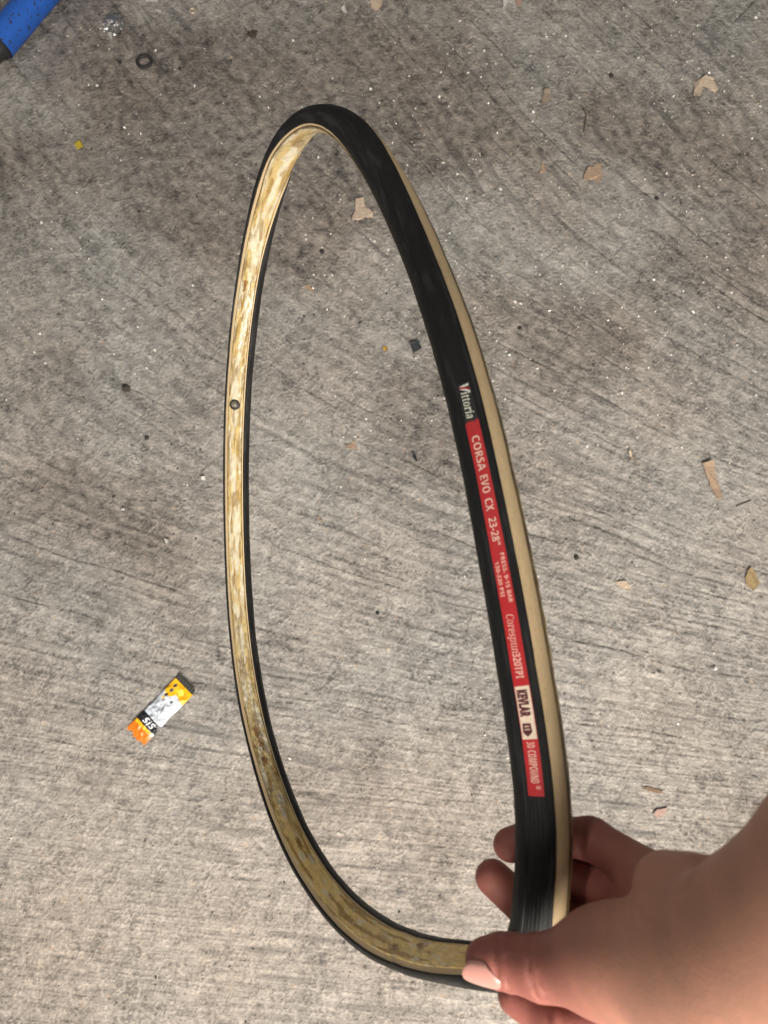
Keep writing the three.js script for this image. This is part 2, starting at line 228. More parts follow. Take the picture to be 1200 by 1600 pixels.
// printed label on the tread
{
  const cv = document.createElement('canvas'); cv.width = 2048; cv.height = 72; const c = cv.getContext('2d');
  const W = 2048, H = 72, K = 2048 / 642;           // photo rows 598..1240 along the canvas
  const X = (row) => (row - 598) * K;
  c.fillStyle = '#1d1e1e'; c.fillRect(0, 0, W, H);
  const gr = X(662); c.fillStyle = '#bd2126'; c.fillRect(gr, 0, W - gr, H);
  for (let i = 0; i < 260; i++) { c.fillStyle = '#bd2126'; c.fillRect(gr - 22 * rnd() * rnd(), rnd() * H, 14, 2); }
  const put = (s, r0, r1, y, size, font, fill, heavy) => { c.fillStyle = fill; c.textBaseline = 'middle'; c.textAlign = 'left'; c.font = font.replace('#', size); const w = c.measureText(s).width; c.save(); c.translate(X(r0), y); c.scale((X(r1) - X(r0)) / w, 1); c.fillText(s, 0, 0); if (heavy) { c.strokeStyle = fill; c.lineWidth = heavy; c.strokeText(s, 0, 0); } c.restore(); };
  put('V', 597, 612, H * 0.46, 66, 'italic bold #px sans-serif', '#e9e6dc'); put('ittoria', 611, 653, H * 0.52, 54, 'italic bold #px serif', '#e2e2cf');
  c.strokeStyle = '#b02026'; c.lineWidth = 9; c.beginPath(); c.moveTo(X(610), 6); c.lineTo(X(604), H - 14); c.stroke();
  put('CORSA', 680, 735, H / 2, 48, 'bold #px sans-serif', '#ecc7b4'); put('EVO', 741, 771, H / 2, 48, 'bold #px sans-serif', '#ecc7b4'); put('CX', 778, 798, H / 2, 48, 'bold #px sans-serif', '#ecc7b4'); put('23-28"', 808, 853, H / 2, 46, 'bold #px sans-serif', '#ecc7b4');
  put('PRESS. 9-15 BAR', 864, 942, H * 0.3, 26, 'bold #px sans-serif', '#eec3b0'); put('130-220 PSI', 876, 932, H * 0.72, 26, 'bold #px sans-serif', '#eec3b0');
  put('Corespun', 958, 1020, H * 0.5, 44, 'italic #px serif', '#efc4b2'); put('320TPI', 1020, 1060, H * 0.5, 44, 'bold #px sans-serif', '#efc4b2');
  c.fillStyle = '#eddcc4'; c.fillRect(X(1072), 3, X(1155) - X(1072), H - 6);
  put('KEVLAR', 1077, 1119, H * 0.56, 56, 'bold #px sans-serif', '#571a22', 6); 
  c.fillStyle = '#571a22'; c.beginPath(); c.moveTo(X(1130), H * 0.34); c.lineTo(X(1144), H * 0.3); c.lineTo(X(1151), H * 0.58); c.lineTo(X(1144), H * 0.86); c.lineTo(X(1130), H * 0.82); c.fill();
  c.fillStyle = '#eddcc4'; c.fillRect(X(1134), H * 0.42, 5, H * 0.3); c.fillRect(X(1139), H * 0.42, 5, H * 0.3);
  put('3D', 1159, 1169, H / 2, 42, 'bold #px sans-serif', '#ecc7b4'); put('COMPOUND', 1172, 1224, H / 2, 46, 'bold #px sans-serif', '#ecc7b4'); put('\u00ae', 1227, 1234, H * 0.35, 26, 'bold #px sans-serif', '#ecc7b4');
  for (let i = 0; i < 900; i++) { c.fillStyle = rnd() < 0.5 ? 'rgba(40,20,20,0.35)' : 'rgba(120,24,28,0.3)'; c.fillRect(rnd() * W, rnd() * H, 1 + rnd() * 9, 1 + rnd() * 2); }
  const t = new THREE.CanvasTexture(cv); t.colorSpace = THREE.SRGBColorSpace; t.magFilter = THREE.LinearFilter;
  // rows 598..1240 of the near side, found along the curve
  const row = (p) => { const w = p.clone().add(tyreAt).sub(EYE); return 800 - w.dot(AY) / -w.dot(AZ) * FOC; };
  let i0 = 0, i1 = 0; for (let i = 20; i < N * 0.4; i++) { const r = row(sect(i, 0, 0.001)); if (r > 1240) i0 = i; if (r > 598) i1 = i; }
  const rows = []; for (let i = i0; i <= i1; i++) rows.push(row(sect(i, 0, 0.001)));
  obj('printed_label', sweep(() => -13, () => 13, 8, () => 0.00115, i0, i1, (i, j) => [(rows[i] - 598) / 642, j / 8]), new THREE.MeshStandardMaterial({ map: t, roughness: 0.55 }), tyre);
}
{ // stub of the valve in the base tape
  const q = frames[Math.round(mixn(cpU[20], cpU[21], 0.93) * N)], n = q.n.clone().negate();
  const v = new THREE.Group(); v.name = 'valve'; tyre.add(v);
  v.position.copy(q.P).addScaledVector(n, HI); v.quaternion.setFromUnitVectors(V3(0, 1, 0), n);
  obj('valve_seat', new THREE.LatheGeometry([[0.0028, -0.001], [0.0028, 0.0012], [0.0034, 0.0018], [0.0048, 0.0012], [0.0056, -0.001]].map((p) => new THREE.Vector2(...p)), 24), std(0.035, 0.03, 0.025, 0.6), v);
  obj('valve_stem', new THREE.LatheGeometry([[0.0026, -0.001], [0.0026, 0.0006], [0.002, 0.0015], [0.001, 0.0019], [0, 0.002]].map((p) => new THREE.Vector2(...p)), 18), std(0.2, 0.18, 0.15, 0.5), v);
}

// ---------------------------------------------------------------- hand
{
  const J = (px, py, d, r) => ({ p: at(px, py, d), r: r / 1000 });
  const body = [
    [J(950, 1498, 0.281, 16.5), J(1075, 1492, 0.258, 21.5)],                                    // ball of the thumb
    [J(1075, 1492, 0.258, 21.5), J(1175, 1500, 0.236, 27)],
    [J(960, 1515, 0.283, 16), J(1110, 1545, 0.252, 22)], [J(1110, 1545, 0.252, 22), J(1330, 1500, 0.215, 30)],
    [J(1175, 1500, 0.236, 27), J(1420, 1385, 0.195, 34)],
    [J(1420, 1385, 0.195, 34), J(2500, 600, 0.135, 42)],                                     // forearm out of the picture
    [J(1010, 1380, 0.318, 10.5), J(1120, 1450, 0.272, 16)],                                    // heel of the hand and roots of the fingers
    [J(1005, 1420, 0.318, 11), J(1140, 1475, 0.272, 17)],
    [J(990, 1480, 0.312, 12.5), J(1150, 1505, 0.27, 19)],
    [J(985, 1560, 0.302, 13), J(1170, 1540, 0.25, 24)],
  ];
  const pad = [[J(1046, 1387, 0.275, 12.6), J(1098, 1404, 0.258, 14.4)]];                          // firm pad beside the wrist
  const chains = [
    [J(760, 1500, 0.309, 8.6), J(790, 1502, 0.307, 10), J(852, 1512, 0.298, 11.6), J(960, 1500, 0.282, 15.5)],
    [J(808, 1556, 0.321, 8.2), J(870, 1592, 0.312, 9.6), J(990, 1590, 0.300, 11.5)],
    [J(770, 1371, 0.3575, 8.2), J(834, 1430, 0.352, 8.8), J(905, 1452, 0.337, 9.4), J(1000, 1460, 0.318, 10.5)],
    [J(850, 1388, 0.356, 7.8), J(905, 1374, 0.348, 8.6), J(1005, 1410, 0.322, 9.6)],
    [J(797, 1320, 0.3545, 7.8), J(850, 1303, 0.353, 8.0), J(925, 1311, 0.344, 8.9), J(1022, 1372, 0.318, 9.8)],
  ];
  const folds = [[[1064, 1412], [1084, 1382], [1094, 1356], [1097, 1338]], [[1092, 1416], [1112, 1388], [1122, 1362]], [[1010, 1416], [1030, 1440], [1072, 1434], [1120, 1440]]]
    .map((f, k) => f.map(([x, y]) => at(x, y, k < 2 ? 0.255 : k < 3 ? 0.262 : 0.275)));
  const los = folds.map((f) => f[1].clone().sub(EYE).normalize()), fd = [0.0009, 0.0007, 0.0012, 0.0005, 0.0004], fw = [0.0016, 0.0015, 0.0022, 0.0014, 0.0012];
  const ctr = at(1000, 1450, 0.29), ba = new THREE.Vector3(), pa = new THREE.Vector3();
  const cap = (p, A, B) => { ba.subVectors(B.p, A.p); pa.subVectors(p, A.p); const h = Math.min(1, Math.max(0, pa.dot(ba) / ba.lengthSq())); const dx = pa.x - ba.x * h, dy = pa.y - ba.y * h, dz = pa.z - ba.z * h; return Math.sqrt(dx * dx + dy * dy + dz * dz) - (A.r + (B.r - A.r) * h); };
  const smin = (a, b, k) => { const h = Math.max(k - Math.abs(a - b), 0) / k; return Math.min(a, b) - h * h * k * 0.25; };
  function field(p) {
    let b = 1; for (const s of body) b = smin(b, cap(p, ...s), 0.009);
    for (const s of pad) b = smin(b, cap(p, ...s), 0.003);
    let r = b;
    chains.forEach((c, ci) => {
      let d = 1;
      for (let i = 0; i + 1 < c.length; i++) d = smin(d, cap(p, c[i], c[i + 1]), 0.004);
      for (let i = 1; i < c.length - 1; i++) { const q = p.distanceTo(c[i].p), ax = pa.subVectors(c[i + 1].p, c[i - 1].p).normalize(), t = ba.subVectors(p, c[i].p).dot(ax); if (q < 0.02) d += 0.0005 * Math.exp(-((t / 0.0011) ** 2)) + 0.00035 * Math.exp(-(((t - 0.004) / 0.001) ** 2)); }
      r = Math.min(r, smin(b, d, ci === 0 ? 0.012 : 0.006));
    });
    if (r < 0.004 && r > -0.004) folds.forEach((f, k) => {
      let best = 1;
      for (let i = 0; i + 1 < f.length; i++) { ba.subVectors(f[i + 1], f[i]); ba.addScaledVector(los[k], -ba.dot(los[k])); pa.subVectors(p, f[i]); const dep = pa.dot(los[k]); if (dep < -0.03 || dep > 0.035) continue; pa.addScaledVector(los[k], -dep); const h = Math.min(1, Math.max(0, pa.dot(ba) / ba.lengthSq())); best = Math.min(best, pa.addScaledVector(ba, -h).length()); }
      if (best < 0.01) r += fd[k] * Math.exp(-((best / fw[k]) ** 2));
    });
    return r;
  }
  const pos = [], nor = [];
  function mesh(lo, hi, cell) {
    const size = Math.max(hi.x - lo.x, hi.y - lo.y, hi.z - lo.z), res = Math.ceil(size / cell), mc = new MarchingCubes(res, undefined, false, false, 400000);
    const half = size / 2, c0 = lo.clone().addScalar(half), p = new THREE.Vector3();
    for (let z = 0, i = 0; z < res; z++) for (let y = 0; y < res; y++) for (let x = 0; x < res; x++, i++) { p.set(x - res / 2, y - res / 2, z - res / 2).multiplyScalar(2 / res * half).add(c0); mc.field[i] = -field(p); }
    mc.isolation = 0; mc.update();
    const P = mc.positionArray.subarray(0, mc.count * 3), a = new Float32Array(P.length);
    for (let i = 0; i < P.length; i += 3) { a[i] = P[i] * half + c0.x; a[i + 1] = P[i + 1] * half + c0.y; a[i + 2] = P[i + 2] * half + c0.z; }
    return a;
  }
  const box = new THREE.Box3(); for (const s of [...body.slice(0, 5), ...body.slice(6), ...pad]) for (const j of s) box.expandByPoint(j.p.clone().addScalar(j.r + 0.012)).expandByPoint(j.p.clone().addScalar(-j.r - 0.012));
  for (const c of chains) for (const j of c) box.expandByPoint(j.p.clone().addScalar(j.r + 0.012)).expandByPoint(j.p.clone().addScalar(-j.r - 0.012));
  box.expandByPoint(body[5][1].p.clone().addScalar(0.06)).expandByPoint(body[5][1].p.clone().addScalar(-0.06));
  let g = new THREE.BufferGeometry(); g.setAttribute('position', new THREE.BufferAttribute(mesh(box.min, box.max, 0.0024), 3));
  g = mergeVertices(g, 1e-5);
  const p = g.attributes.position, col = new Float32Array(p.count * 3), nn = new Float32Array(p.count * 3), uv = new Float32Array(p.count * 2), q = new THREE.Vector3(), e = 0.0006, Q = new THREE.Vector3();
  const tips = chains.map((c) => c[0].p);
  for (let i = 0; i < p.count; i++) {
    q.fromBufferAttribute(p, i);
    const d0 = field(q), gx = field(Q.copy(q).setX(q.x + e)) - d0, gy = field(Q.copy(q).setY(q.y + e)) - d0, gz = field(Q.copy(q).setZ(q.z + e)) - d0, l = Math.hypot(gx, gy, gz) || 1;
    nn[i * 3] = gx / l; nn[i * 3 + 1] = gy / l; nn[i * 3 + 2] = gz / l;
    q.sub(ctr);
    const mot = fbm(q.x * 70 + q.y * 30, q.z * 70 - q.y * 40, 3) + 0.5 * noise(q.x * 420 + q.y * 200, q.z * 420 - q.y * 250);
    let redAndShade = 0; tips.forEach((t, k) => { redAndShade = Math.max(redAndShade, (k ? 1 : 0.35) * sm(k ? 0.1 : 0.05, 0.03, t.distanceTo(Q.copy(q).add(ctr)))); });
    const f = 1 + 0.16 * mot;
    col[i * 3] = mixn(0.455, 0.30, redAndShade) * f; col[i * 3 + 1] = mixn(0.222, 0.098, redAndShade) * f * (1 - 0.06 * mot); col[i * 3 + 2] = mixn(0.15, 0.075, redAndShade) * f * (1 - 0.08 * mot);  // finger skin redder, and darkened too for the shade under the hand
    const U = Q.copy(q).dot(AX), W = q.dot(V3(0.2, 0.75, 0.63));
    uv[i * 2] = (q.x * 0.9 + q.y * 0.43) / 0.05; uv[i * 2 + 1] = (q.z * 0.9 - q.y * 0.43) / 0.05;
    p.setXYZ(i, q.x, q.y, q.z);
  }
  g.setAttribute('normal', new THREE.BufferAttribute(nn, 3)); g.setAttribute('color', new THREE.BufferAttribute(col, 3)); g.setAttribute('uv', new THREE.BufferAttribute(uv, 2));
  { const ix = g.index.array, a = V3(), b = V3(), c = V3(), n = V3(); a.fromBufferAttribute(p, ix[0]); b.fromBufferAttribute(p, ix[1]); c.fromBufferAttribute(p, ix[2]); n.fromArray(nn, ix[0] * 3); if (b.clone().sub(a).cross(c.clone().sub(a)).dot(n) < 0) for (let i = 0; i < ix.length; i += 3) { const t = ix[i]; ix[i] = ix[i + 1]; ix[i + 1] = t; } }
  const tSkin = dataTex(512, 512, (x, y) => { const cx = Math.abs(noise(x / 9, y / 6)), cy = Math.abs(noise(x / 6 + 50, y / 9 + 9)); const v = Math.min(1, 0.35 + 1.1 * Math.min(cx, cy) + 0.3 * Math.abs(noise(x / 34, y / 20)) + 0.1 * rnd()); return [v, v, v]; });
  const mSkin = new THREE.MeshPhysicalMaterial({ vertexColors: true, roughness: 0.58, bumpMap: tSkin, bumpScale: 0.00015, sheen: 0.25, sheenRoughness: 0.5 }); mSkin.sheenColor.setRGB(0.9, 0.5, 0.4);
  const hand = thing('hand', ctr, 'bare hand and forearm gripping the tyre at its lower end, thumb on top', 'hand');
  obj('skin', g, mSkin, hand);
  // thumbnail, bent round the end joint
  const A = chains[0][0].p, B = chains[0][2].p, axis = A.clone().sub(B).normalize();
  const up = AX.clone().multiplyScalar(-0.25).addScaledVector(AY, -0.42).addScaledVector(AZ, 0.86); up.addScaledVector(axis, -up.dot(axis)).normalize();
  const side = axis.clone().cross(up), nail = (lift) => (i, j) => { const s = (i / 14 - 0.5) * 2, w = 0.62 * Math.sqrt(Math.max(0.05, 1 - 0.55 * Math.pow(Math.max(0, Math.abs(j / 14 * 2 - 1)), 4))), an = s * w * 1.45, tt = j / 14, x = mixn(-0.0088 + 0.0042 * s * s, 0.0078 - 0.0018 * s * s, tt), rad = 0.0094 - 0.0016 * tt * tt + lift - 0.0006 * Math.max(sm(0.85, 1, Math.abs(s)), sm(0.12, 0, tt)); return A.clone().sub(ctr).addScaledVector(axis, x).addScaledVector(up, Math.cos(an) * rad).addScaledVector(side, Math.sin(an) * rad); };
  obj('thumb_nail', grid(14, 14, nail(0.0004)), std(0.55, 0.27, 0.225, 0.34, { clearcoat: 0.4, side: THREE.DoubleSide }), hand);
}

// ---------------------------------------------------------------- litter on the floor
const tPaper = dataTex(128, 128, (x, y) => { const v = 0.82 + 0.22 * fbm(x / 18, y / 7, 4) + 0.1 * (rnd() - 0.5); return [v, v, v]; }, true);
const scrapMat = (r, g, b, rough = 0.9) => { const m = new THREE.MeshStandardMaterial({ roughness: rough, map: tPaper }); m.color.setRGB(r, g, b); return m; };
function scrap(name, label, category, pts, mat, thick = 0.0006, lift = 0.0012, curl = 0.006, group) {
  const w = pts.map(([a, b]) => fl(a, b)), c = w.reduce((s, q) => s.add(q), V3(0, 0, 0)).multiplyScalar(1 / w.length);
  // ragged outline, finely cut
  const out = [];
  w.forEach((q, i) => { const n = w[(i + 1) % w.length], L = q.distanceTo(n), k = Math.max(1, Math.round(L / 0.004)); for (let s = 0; s < k; s++) { const t = s / k, j = s ? 0.0005 : 0; out.push(new THREE.Vector2(q.x + (n.x - q.x) * t - c.x + rr(-j, j), -(q.z + (n.z - q.z) * t - c.z) + rr(-j, j))); } });
  const g = new THREE.ExtrudeGeometry(new THREE.Shape(out), { depth: thick, bevelEnabled: thick > 0.002, bevelSize: 0.0004, bevelThickness: 0.0004, bevelSegments: 1, curveSegments: 2 });
  g.rotateX(-Math.PI / 2);
  const p = g.attributes.position, th = rr(0, 6.28), uv = g.attributes.uv; let R = 0; for (let i = 0; i < p.count; i++) R = Math.max(R, Math.hypot(p.getX(i), p.getZ(i)));
  for (let i = 0; i < p.count; i++) { const a = (p.getX(i) * Math.cos(th) + p.getZ(i) * Math.sin(th)) / R; p.setY(i, p.getY(i) + lift + curl * a * a + 0.0018 * noise(p.getX(i) * 80, p.getZ(i) * 80)); uv.setXY(i, p.getX(i) / 0.04, p.getZ(i) / 0.04); }
  g.computeVertexNormals();
  const m = obj(name, g, mat); m.position.set(c.x, bigHeight(c.x, c.z), c.z); return tag(m, label, category, group);
}
const kraft = scrapMat(0.56, 0.40, 0.28), pale = scrapMat(0.76, 0.60, 0.46), brown = scrapMat(0.36, 0.235, 0.15), yellow = scrapMat(0.75, 0.55, 0.04, 0.6), darkm = scrapMat(0.035, 0.035, 0.037, 0.7), white = scrapMat(0.8, 0.78, 0.73, 0.6);
scrap('paper_scrap', 'torn cream paper scrap lying inside the upper part of the tyre loop', 'paper scrap', [[556, 311], [568, 310], [571, 324], [583, 333], [583, 341], [571, 340], [562, 344], [550, 345], [552, 336], [555, 331]], pale);
scrap('paper_scrap', 'pale chevron shaped scrap of cardboard on the floor', 'paper scrap', [[1082, 152], [1085, 131], [1101, 120], [1113, 125], [1122, 140], [1117, 146], [1099, 136], [1093, 152]], pale);
scrap('paper_scrap', 'ragged tan leaf-like scrap with lobed edges right of the tyre', 'paper scrap', [[911, 277], [918, 263], [926, 262], [932, 255], [940, 258], [938, 267], [941, 276], [934, 288], [927, 281], [912, 283]], kraft);
scrap('cardboard_strip', 'long tapered brown cardboard strip on the floor at the right', 'cardboard', [[1096, 725], [1112, 720], [1116, 737], [1127, 778], [1120, 783], [1110, 762]], kraft, 0.0012);
scrap('paper_scrap', 'crumpled yellowish brown scrap below the cardboard strip', 'paper scrap', [[1166, 893], [1172, 886], [1180, 897], [1186, 911], [1174, 924], [1166, 915], [1163, 904]], scrapMat(0.46, 0.33, 0.17), 0.001, 0.0012, 0.005);
scrap('paper_scrap', 'small flat tan flake right of the label on the tyre', 'paper scrap', [[961, 909], [977, 908], [986, 918], [982, 924], [966, 917]], pale);
scrap('paper_scrap', 'pinkish torn scrap above the gripping hand', 'paper scrap', [[1020, 1271], [1026, 1264], [1042, 1261], [1039, 1271], [1029, 1277], [1022, 1274]], scrapMat(0.62, 0.42, 0.36), 0.001, 0.002, 0.006);
scrap('paper_scrap', 'thin tan sliver just above the pinkish torn scrap', 'paper scrap', [[1000, 1231], [1012, 1229], [1026, 1233], [1038, 1239], [1024, 1239]], brown);
scrap('paper_scrap', 'cream scrap cut by the top edge above the tyre', 'paper scrap', [[577, -4], [599, -4], [596, 12], [589, 18], [580, 12]], pale);
scrap('paper_scrap', 'small pink scrap at the top edge right of the white chip', 'paper scrap', [[803, -6], [816, -4], [814, 10], [808, 12]], scrapMat(0.6, 0.4, 0.32));
scrap('paper_scrap', 'faded beige shred close to the ragged tan scrap', 'paper scrap', [[844, 165], [850, 141], [859, 141], [861, 158], [853, 163]].map(([a, b]) => [a + 0, b + 1]), scrapMat(0.42, 0.34, 0.25));
scrap('paper_scrap', 'narrow pointed tan shred left of the ragged scrap', 'paper scrap', [[843, 271], [848, 250], [853, 267], [848, 271]], kraft);
scrap('paper_scrap', 'tiny tan shred in the middle of the tyre loop', 'paper scrap', [[538, 696], [550, 693], [553, 688], [559, 701], [545, 702]], kraft);
scrap('paper_scrap', 'orange tan splinter under the tiny shred inside the loop', 'paper scrap', [[495, 809], [498, 808], [505, 815], [503, 816]], kraft);
scrap('paper_scrap', 'faint brown flake inside the loop beside its left side', 'paper scrap', [[473, 446], [484, 446], [492, 456], [488, 458]], kraft);
scrap('wood_splinter', 'thin pale splinter left of the cardboard strip', 'splinter', [[980, 707], [984, 706], [992, 722], [990, 724]], pale, 0.0012);
scrap('yellow_scrap', 'bright yellow square scrap left of the tyre', 'plastic scrap', [[117, 226], [126, 222], [132, 231], [122, 236]], yellow, 0.001, 0.003, 0.001);
scrap('yellow_scrap', 'tiny orange yellow crumb by the black square chip', 'plastic scrap', [[598, 544], [605, 542], [606, 549], [600, 549]], scrapMat(0.75, 0.42, 0.06));
scrap('rubber_chip', 'dark grey square chip inside the loop beside the near side', 'rubber chip', [[641, 538], [654, 534], [658, 546], [646, 552]], scrapMat(0.05, 0.055, 0.06, 0.7), 0.003);
scrap('rubber_chip', 'long black sliver inside the loop left of the red label', 'rubber chip', [[643, 706], [648, 707], [652, 719], [650, 722], [645, 714]], darkm, 0.0016);
scrap('white_chip', 'white chip at the top edge right of the tyre', 'plastic chip', [[785, -3], [796, -3], [793, 9], [786, 14]], white, 0.002);
scrap('white_chip', 'small white square chip left of the tyre', 'plastic chip', [[315, 746], [321, 745], [323, 755], [316, 757]], white, 0.0015);
scrap('white_chip', 'white chip lying left of the tyre, below the square chip', 'plastic chip', [[259, 843], [265, 843], [266, 848], [260, 849]], white, 0.002);
scrap('white_chip', 'white angular chip on the floor above the hand', 'plastic chip', [[1110, 1043], [1117, 1041], [1120, 1046], [1114, 1050]], white, 0.0015);
scrap('white_chip', 'long white chip near the top edge left of the cream scrap', 'plastic chip', [[533, 14], [538, 11], [543, 22], [540, 28]], white, 0.001);
scrap('white_chip', 'white strip at the top edge beside the foil lump', 'plastic chip', [[222, -4], [249, -4], [245, 5], [228, 3]], white, 0.001);
scrap('white_chip', 'short white stick left of the metal washer', 'plastic chip', [[243, 14], [253, 18], [252, 22], [242, 18]], white, 0.0016);
function lump(name, label, category, px, py, r, mat, flat = 0.6, amp = 0.35) {
  const g = mergeVertices(new THREE.IcosahedronGeometry(1, 3).deleteAttribute('normal').deleteAttribute('uv')), p = g.attributes.position, o = rr(0, 90);
  for (let i = 0; i < p.count; i++) { const x = p.getX(i), y = p.getY(i), z = p.getZ(i), k = 1 + amp * (noise(x * 1.9 + o, y * 1.9 + z * 1.3) + 0.5 * noise(z * 4 + o, x * 4 + y * 3)); p.setXYZ(i, x * k * r, Math.max(-0.2, y * k * flat) * r, z * k * r); }
  g.computeVertexNormals(); const q = fl(px, py), m = obj(name, g, mat); m.position.set(q.x, bigHeight(q.x, q.z) + r * 0.15, q.z); return tag(m, label, category);
}
const crumb = std(0.03, 0.028, 0.026, 0.85), soil = std(0.06, 0.05, 0.04, 0.95);
lump('dirt_clump', 'dark brown dirt clump near the top edge above the tyre', 'dirt clump', 395, 55, 0.008, soil, 0.4, 0.7);
lump('dirt_clump', 'small black lump left of the tyre halfway up', 'dirt clump', 197, 607, 0.0065, soil, 0.5, 0.6);
lump('black_bead', 'small round black bead right of the upper tyre', 'bead', 955, 119, 0.0045, crumb, 0.9, 0.08);
lump('black_bead', 'small black bead just right of the round rubber ring', 'bead', 281, 108, 0.003, crumb, 0.9, 0.1);
lump('black_crumb', 'black crumb of rubber right of the tyre label', 'crumb', 900, 871, 0.004, crumb, 0.7, 0.4);
lump('black_crumb', 'black crumb near the red label on the open floor', 'crumb', 812, 513, 0.0035, crumb, 0.7, 0.4);
lump('black_crumb', 'black crumb left of the tyre below the dark lump', 'crumb', 229, 684, 0.0035, crumb, 0.7, 0.4);
lump('black_crumb', 'black crumb inside the lower loop', 'crumb', 590, 958, 0.003, crumb, 0.7, 0.4);
lump('black_crumb', 'dark crumb inside the loop below the cream scrap', 'crumb', 503, 393, 0.004, crumb, 0.7, 0.4);
lump('black_crumb', 'flat black crumb under the ragged tan scrap', 'crumb', 1026, 310, 0.004, crumb, 0.5, 0.5);
{ // crumpled foil: folded facets and a loose tail
  const t = thing('foil_lump', fl(180, 40).setY(0), 'crumpled silver foil lump near the blue tube', 'foil');
  const g = new THREE.IcosahedronGeometry(1, 4), p = g.attributes.position;
  for (let i = 0; i < p.count; i++) { const x = p.getX(i), y = p.getY(i), z = p.getZ(i), k = 0.9 + 0.9 * Math.abs(noise(x * 2.6 + 4, y * 2.6 + z * 2)) - 0.7 * Math.abs(noise(z * 5 + 4, x * 5 - y * 3)); p.setXYZ(i, x * k * 0.02, Math.max(-0.1, y * k) * 0.012 + 0.002, z * k * 0.024); }
  g.computeVertexNormals();
  obj('foil', g, std(0.4, 0.39, 0.38, 0.3, { metalness: 0.8, flatShading: true }), t);
  const s = new THREE.Shape([[-0.014, 0.008], [-0.009, -0.002], [-0.004, -0.03], [-0.001, -0.034], [0.004, -0.012], [0.002, 0.004]].map((q) => new THREE.Vector2(...q)));
  const f = obj('foil_tail', new THREE.ExtrudeGeometry(s, { depth: 0.0008, bevelEnabled: false }).rotateX(-Math.PI / 2), std(0.6, 0.6, 0.58, 0.35, { metalness: 0.4 }), t); f.position.set(-0.012, 0.005, 0.002); f.rotation.set(0.1, 0.3, 0.2);
}
{ // rings
  const put = (name, label, cat, px, py, R, r, sq, mat) => { const g = new THREE.TorusGeometry(R, r, 18, 48).rotateX(Math.PI / 2).scale(1, sq, 1), q = fl(px, py), m = obj(name, g, mat); m.position.set(q.x, bigHeight(q.x, q.z) + r * sq * 0.9, q.z); return tag(m, label, cat); };
  put('rubber_ring', 'round black rubber ring left of the upper tyre', 'rubber ring', 226, 98, 0.0135, 0.0032, 0.9, std(0.022, 0.022, 0.022, 0.7));
  put('metal_washer', 'small pale metal washer near the top edge', 'washer', 301, 17, 0.0058, 0.0019, 0.7, std(0.66, 0.55, 0.42, 0.35, { metalness: 0.5 }));
}
{ // threads and needles
  const wire = (name, label, cat, pts, r, mat) => { const w = pts.map(([a, b, h]) => { const q = fl(a, b); q.y = bigHeight(q.x, q.z) + (h ?? 0.0006) + r; return q; }), c = w[0].clone(); const m = obj(name, new THREE.TubeGeometry(new THREE.CatmullRomCurve3(w.map((q) => q.clone().sub(c))), 24, r, 8), mat); m.position.copy(c); tag(m, label, cat); };
  wire('steel_wire', 'bright thin wire offcut in the upper right corner', 'wire', [[1147, 36, 0.001], [1168, 18, 0.003], [1192, -6, 0.006]], 0.0009, std(0.8, 0.78, 0.74, 0.25, { metalness: 0.9 }));
  wire('twig', 'short dark curved twig above the ragged tan scrap', 'twig', [[911, 171], [915, 180], [914, 192], [912, 207]], 0.0012, std(0.09, 0.07, 0.05, 0.9));
  wire('thread', 'fine grey thread right of the foil lump', 'thread', [[215, 0], [224, 20], [233, 33], [239, 46]], 0.0007, std(0.5, 0.49, 0.46, 0.6));
  wire('twig', 'thin dark stalk below the cardboard strip', 'twig', [[1150, 791], [1160, 787], [1173, 782]], 0.0008, std(0.07, 0.06, 0.05, 0.9));
}
{ // blue tube of a stand in the corner
  const a = fl(352, -320), b = fl(9, 89), R = 0.03, dir = b.clone().sub(a).setY(0), L = dir.length();
  const t = thing('blue_tube', V3(b.x, R + 0.001, b.z), 'blue painted metal tube with chipped paint and a black end in the corner', 'metal tube');
  t.quaternion.setFromUnitVectors(V3(0, 1, 0), dir.clone().normalize());
  const tx = dataTex(512, 512, (x, y) => { const s = noise(x / 26 + 3, y / 26) + 0.55 * noise(x / 9, y / 9 + 4) + 0.35 * noise(x / 4, y / 4), chip = sm(0.55, 0.65, s), d = 1 + 0.14 * fbm(x / 60, y / 60, 4) + 0.06 * (rnd() - 0.5), sp = noise(x / 3.4 + 90, y / 3.4) > 0.72 ? 1 : 0, k = Math.max(chip, sp * 0.8); return [toS(mixn(0.018 * d, 0.03, k)), toS(mixn(0.105 * d, 0.03, k)), toS(mixn(0.46 * d, 0.04, k))]; }, true);
  tx.repeat.set(1.5, 4);
  const pts = [[R - 0.003, 0], [R, 0], [R, -L], [R - 0.003, -L], [R - 0.003, 0]].map((q) => new THREE.Vector2(...q));
  obj('tube', new THREE.CylinderGeometry(R, R, L, 40, 1, true).translate(0, -L / 2, 0), new THREE.MeshStandardMaterial({ map: tx, roughness: 0.42, side: THREE.DoubleSide }), t);
  obj('end_plug', new THREE.LatheGeometry([[0, 0.034], [0.016, 0.034], [0.021, 0.03], [0.023, 0.012], [0.0275, 0.009], [0.0275, -0.02], [0, -0.02]].map((q) => new THREE.Vector2(...q)), 32), std(0.02, 0.02, 0.021, 0.6), t);
  obj('plug_tab', new RoundedBoxGeometry(0.012, 0.016, 0.01, 2, 0.002).translate(0.012, 0.04, -0.006), std(0.02, 0.02, 0.021, 0.6), t);
}
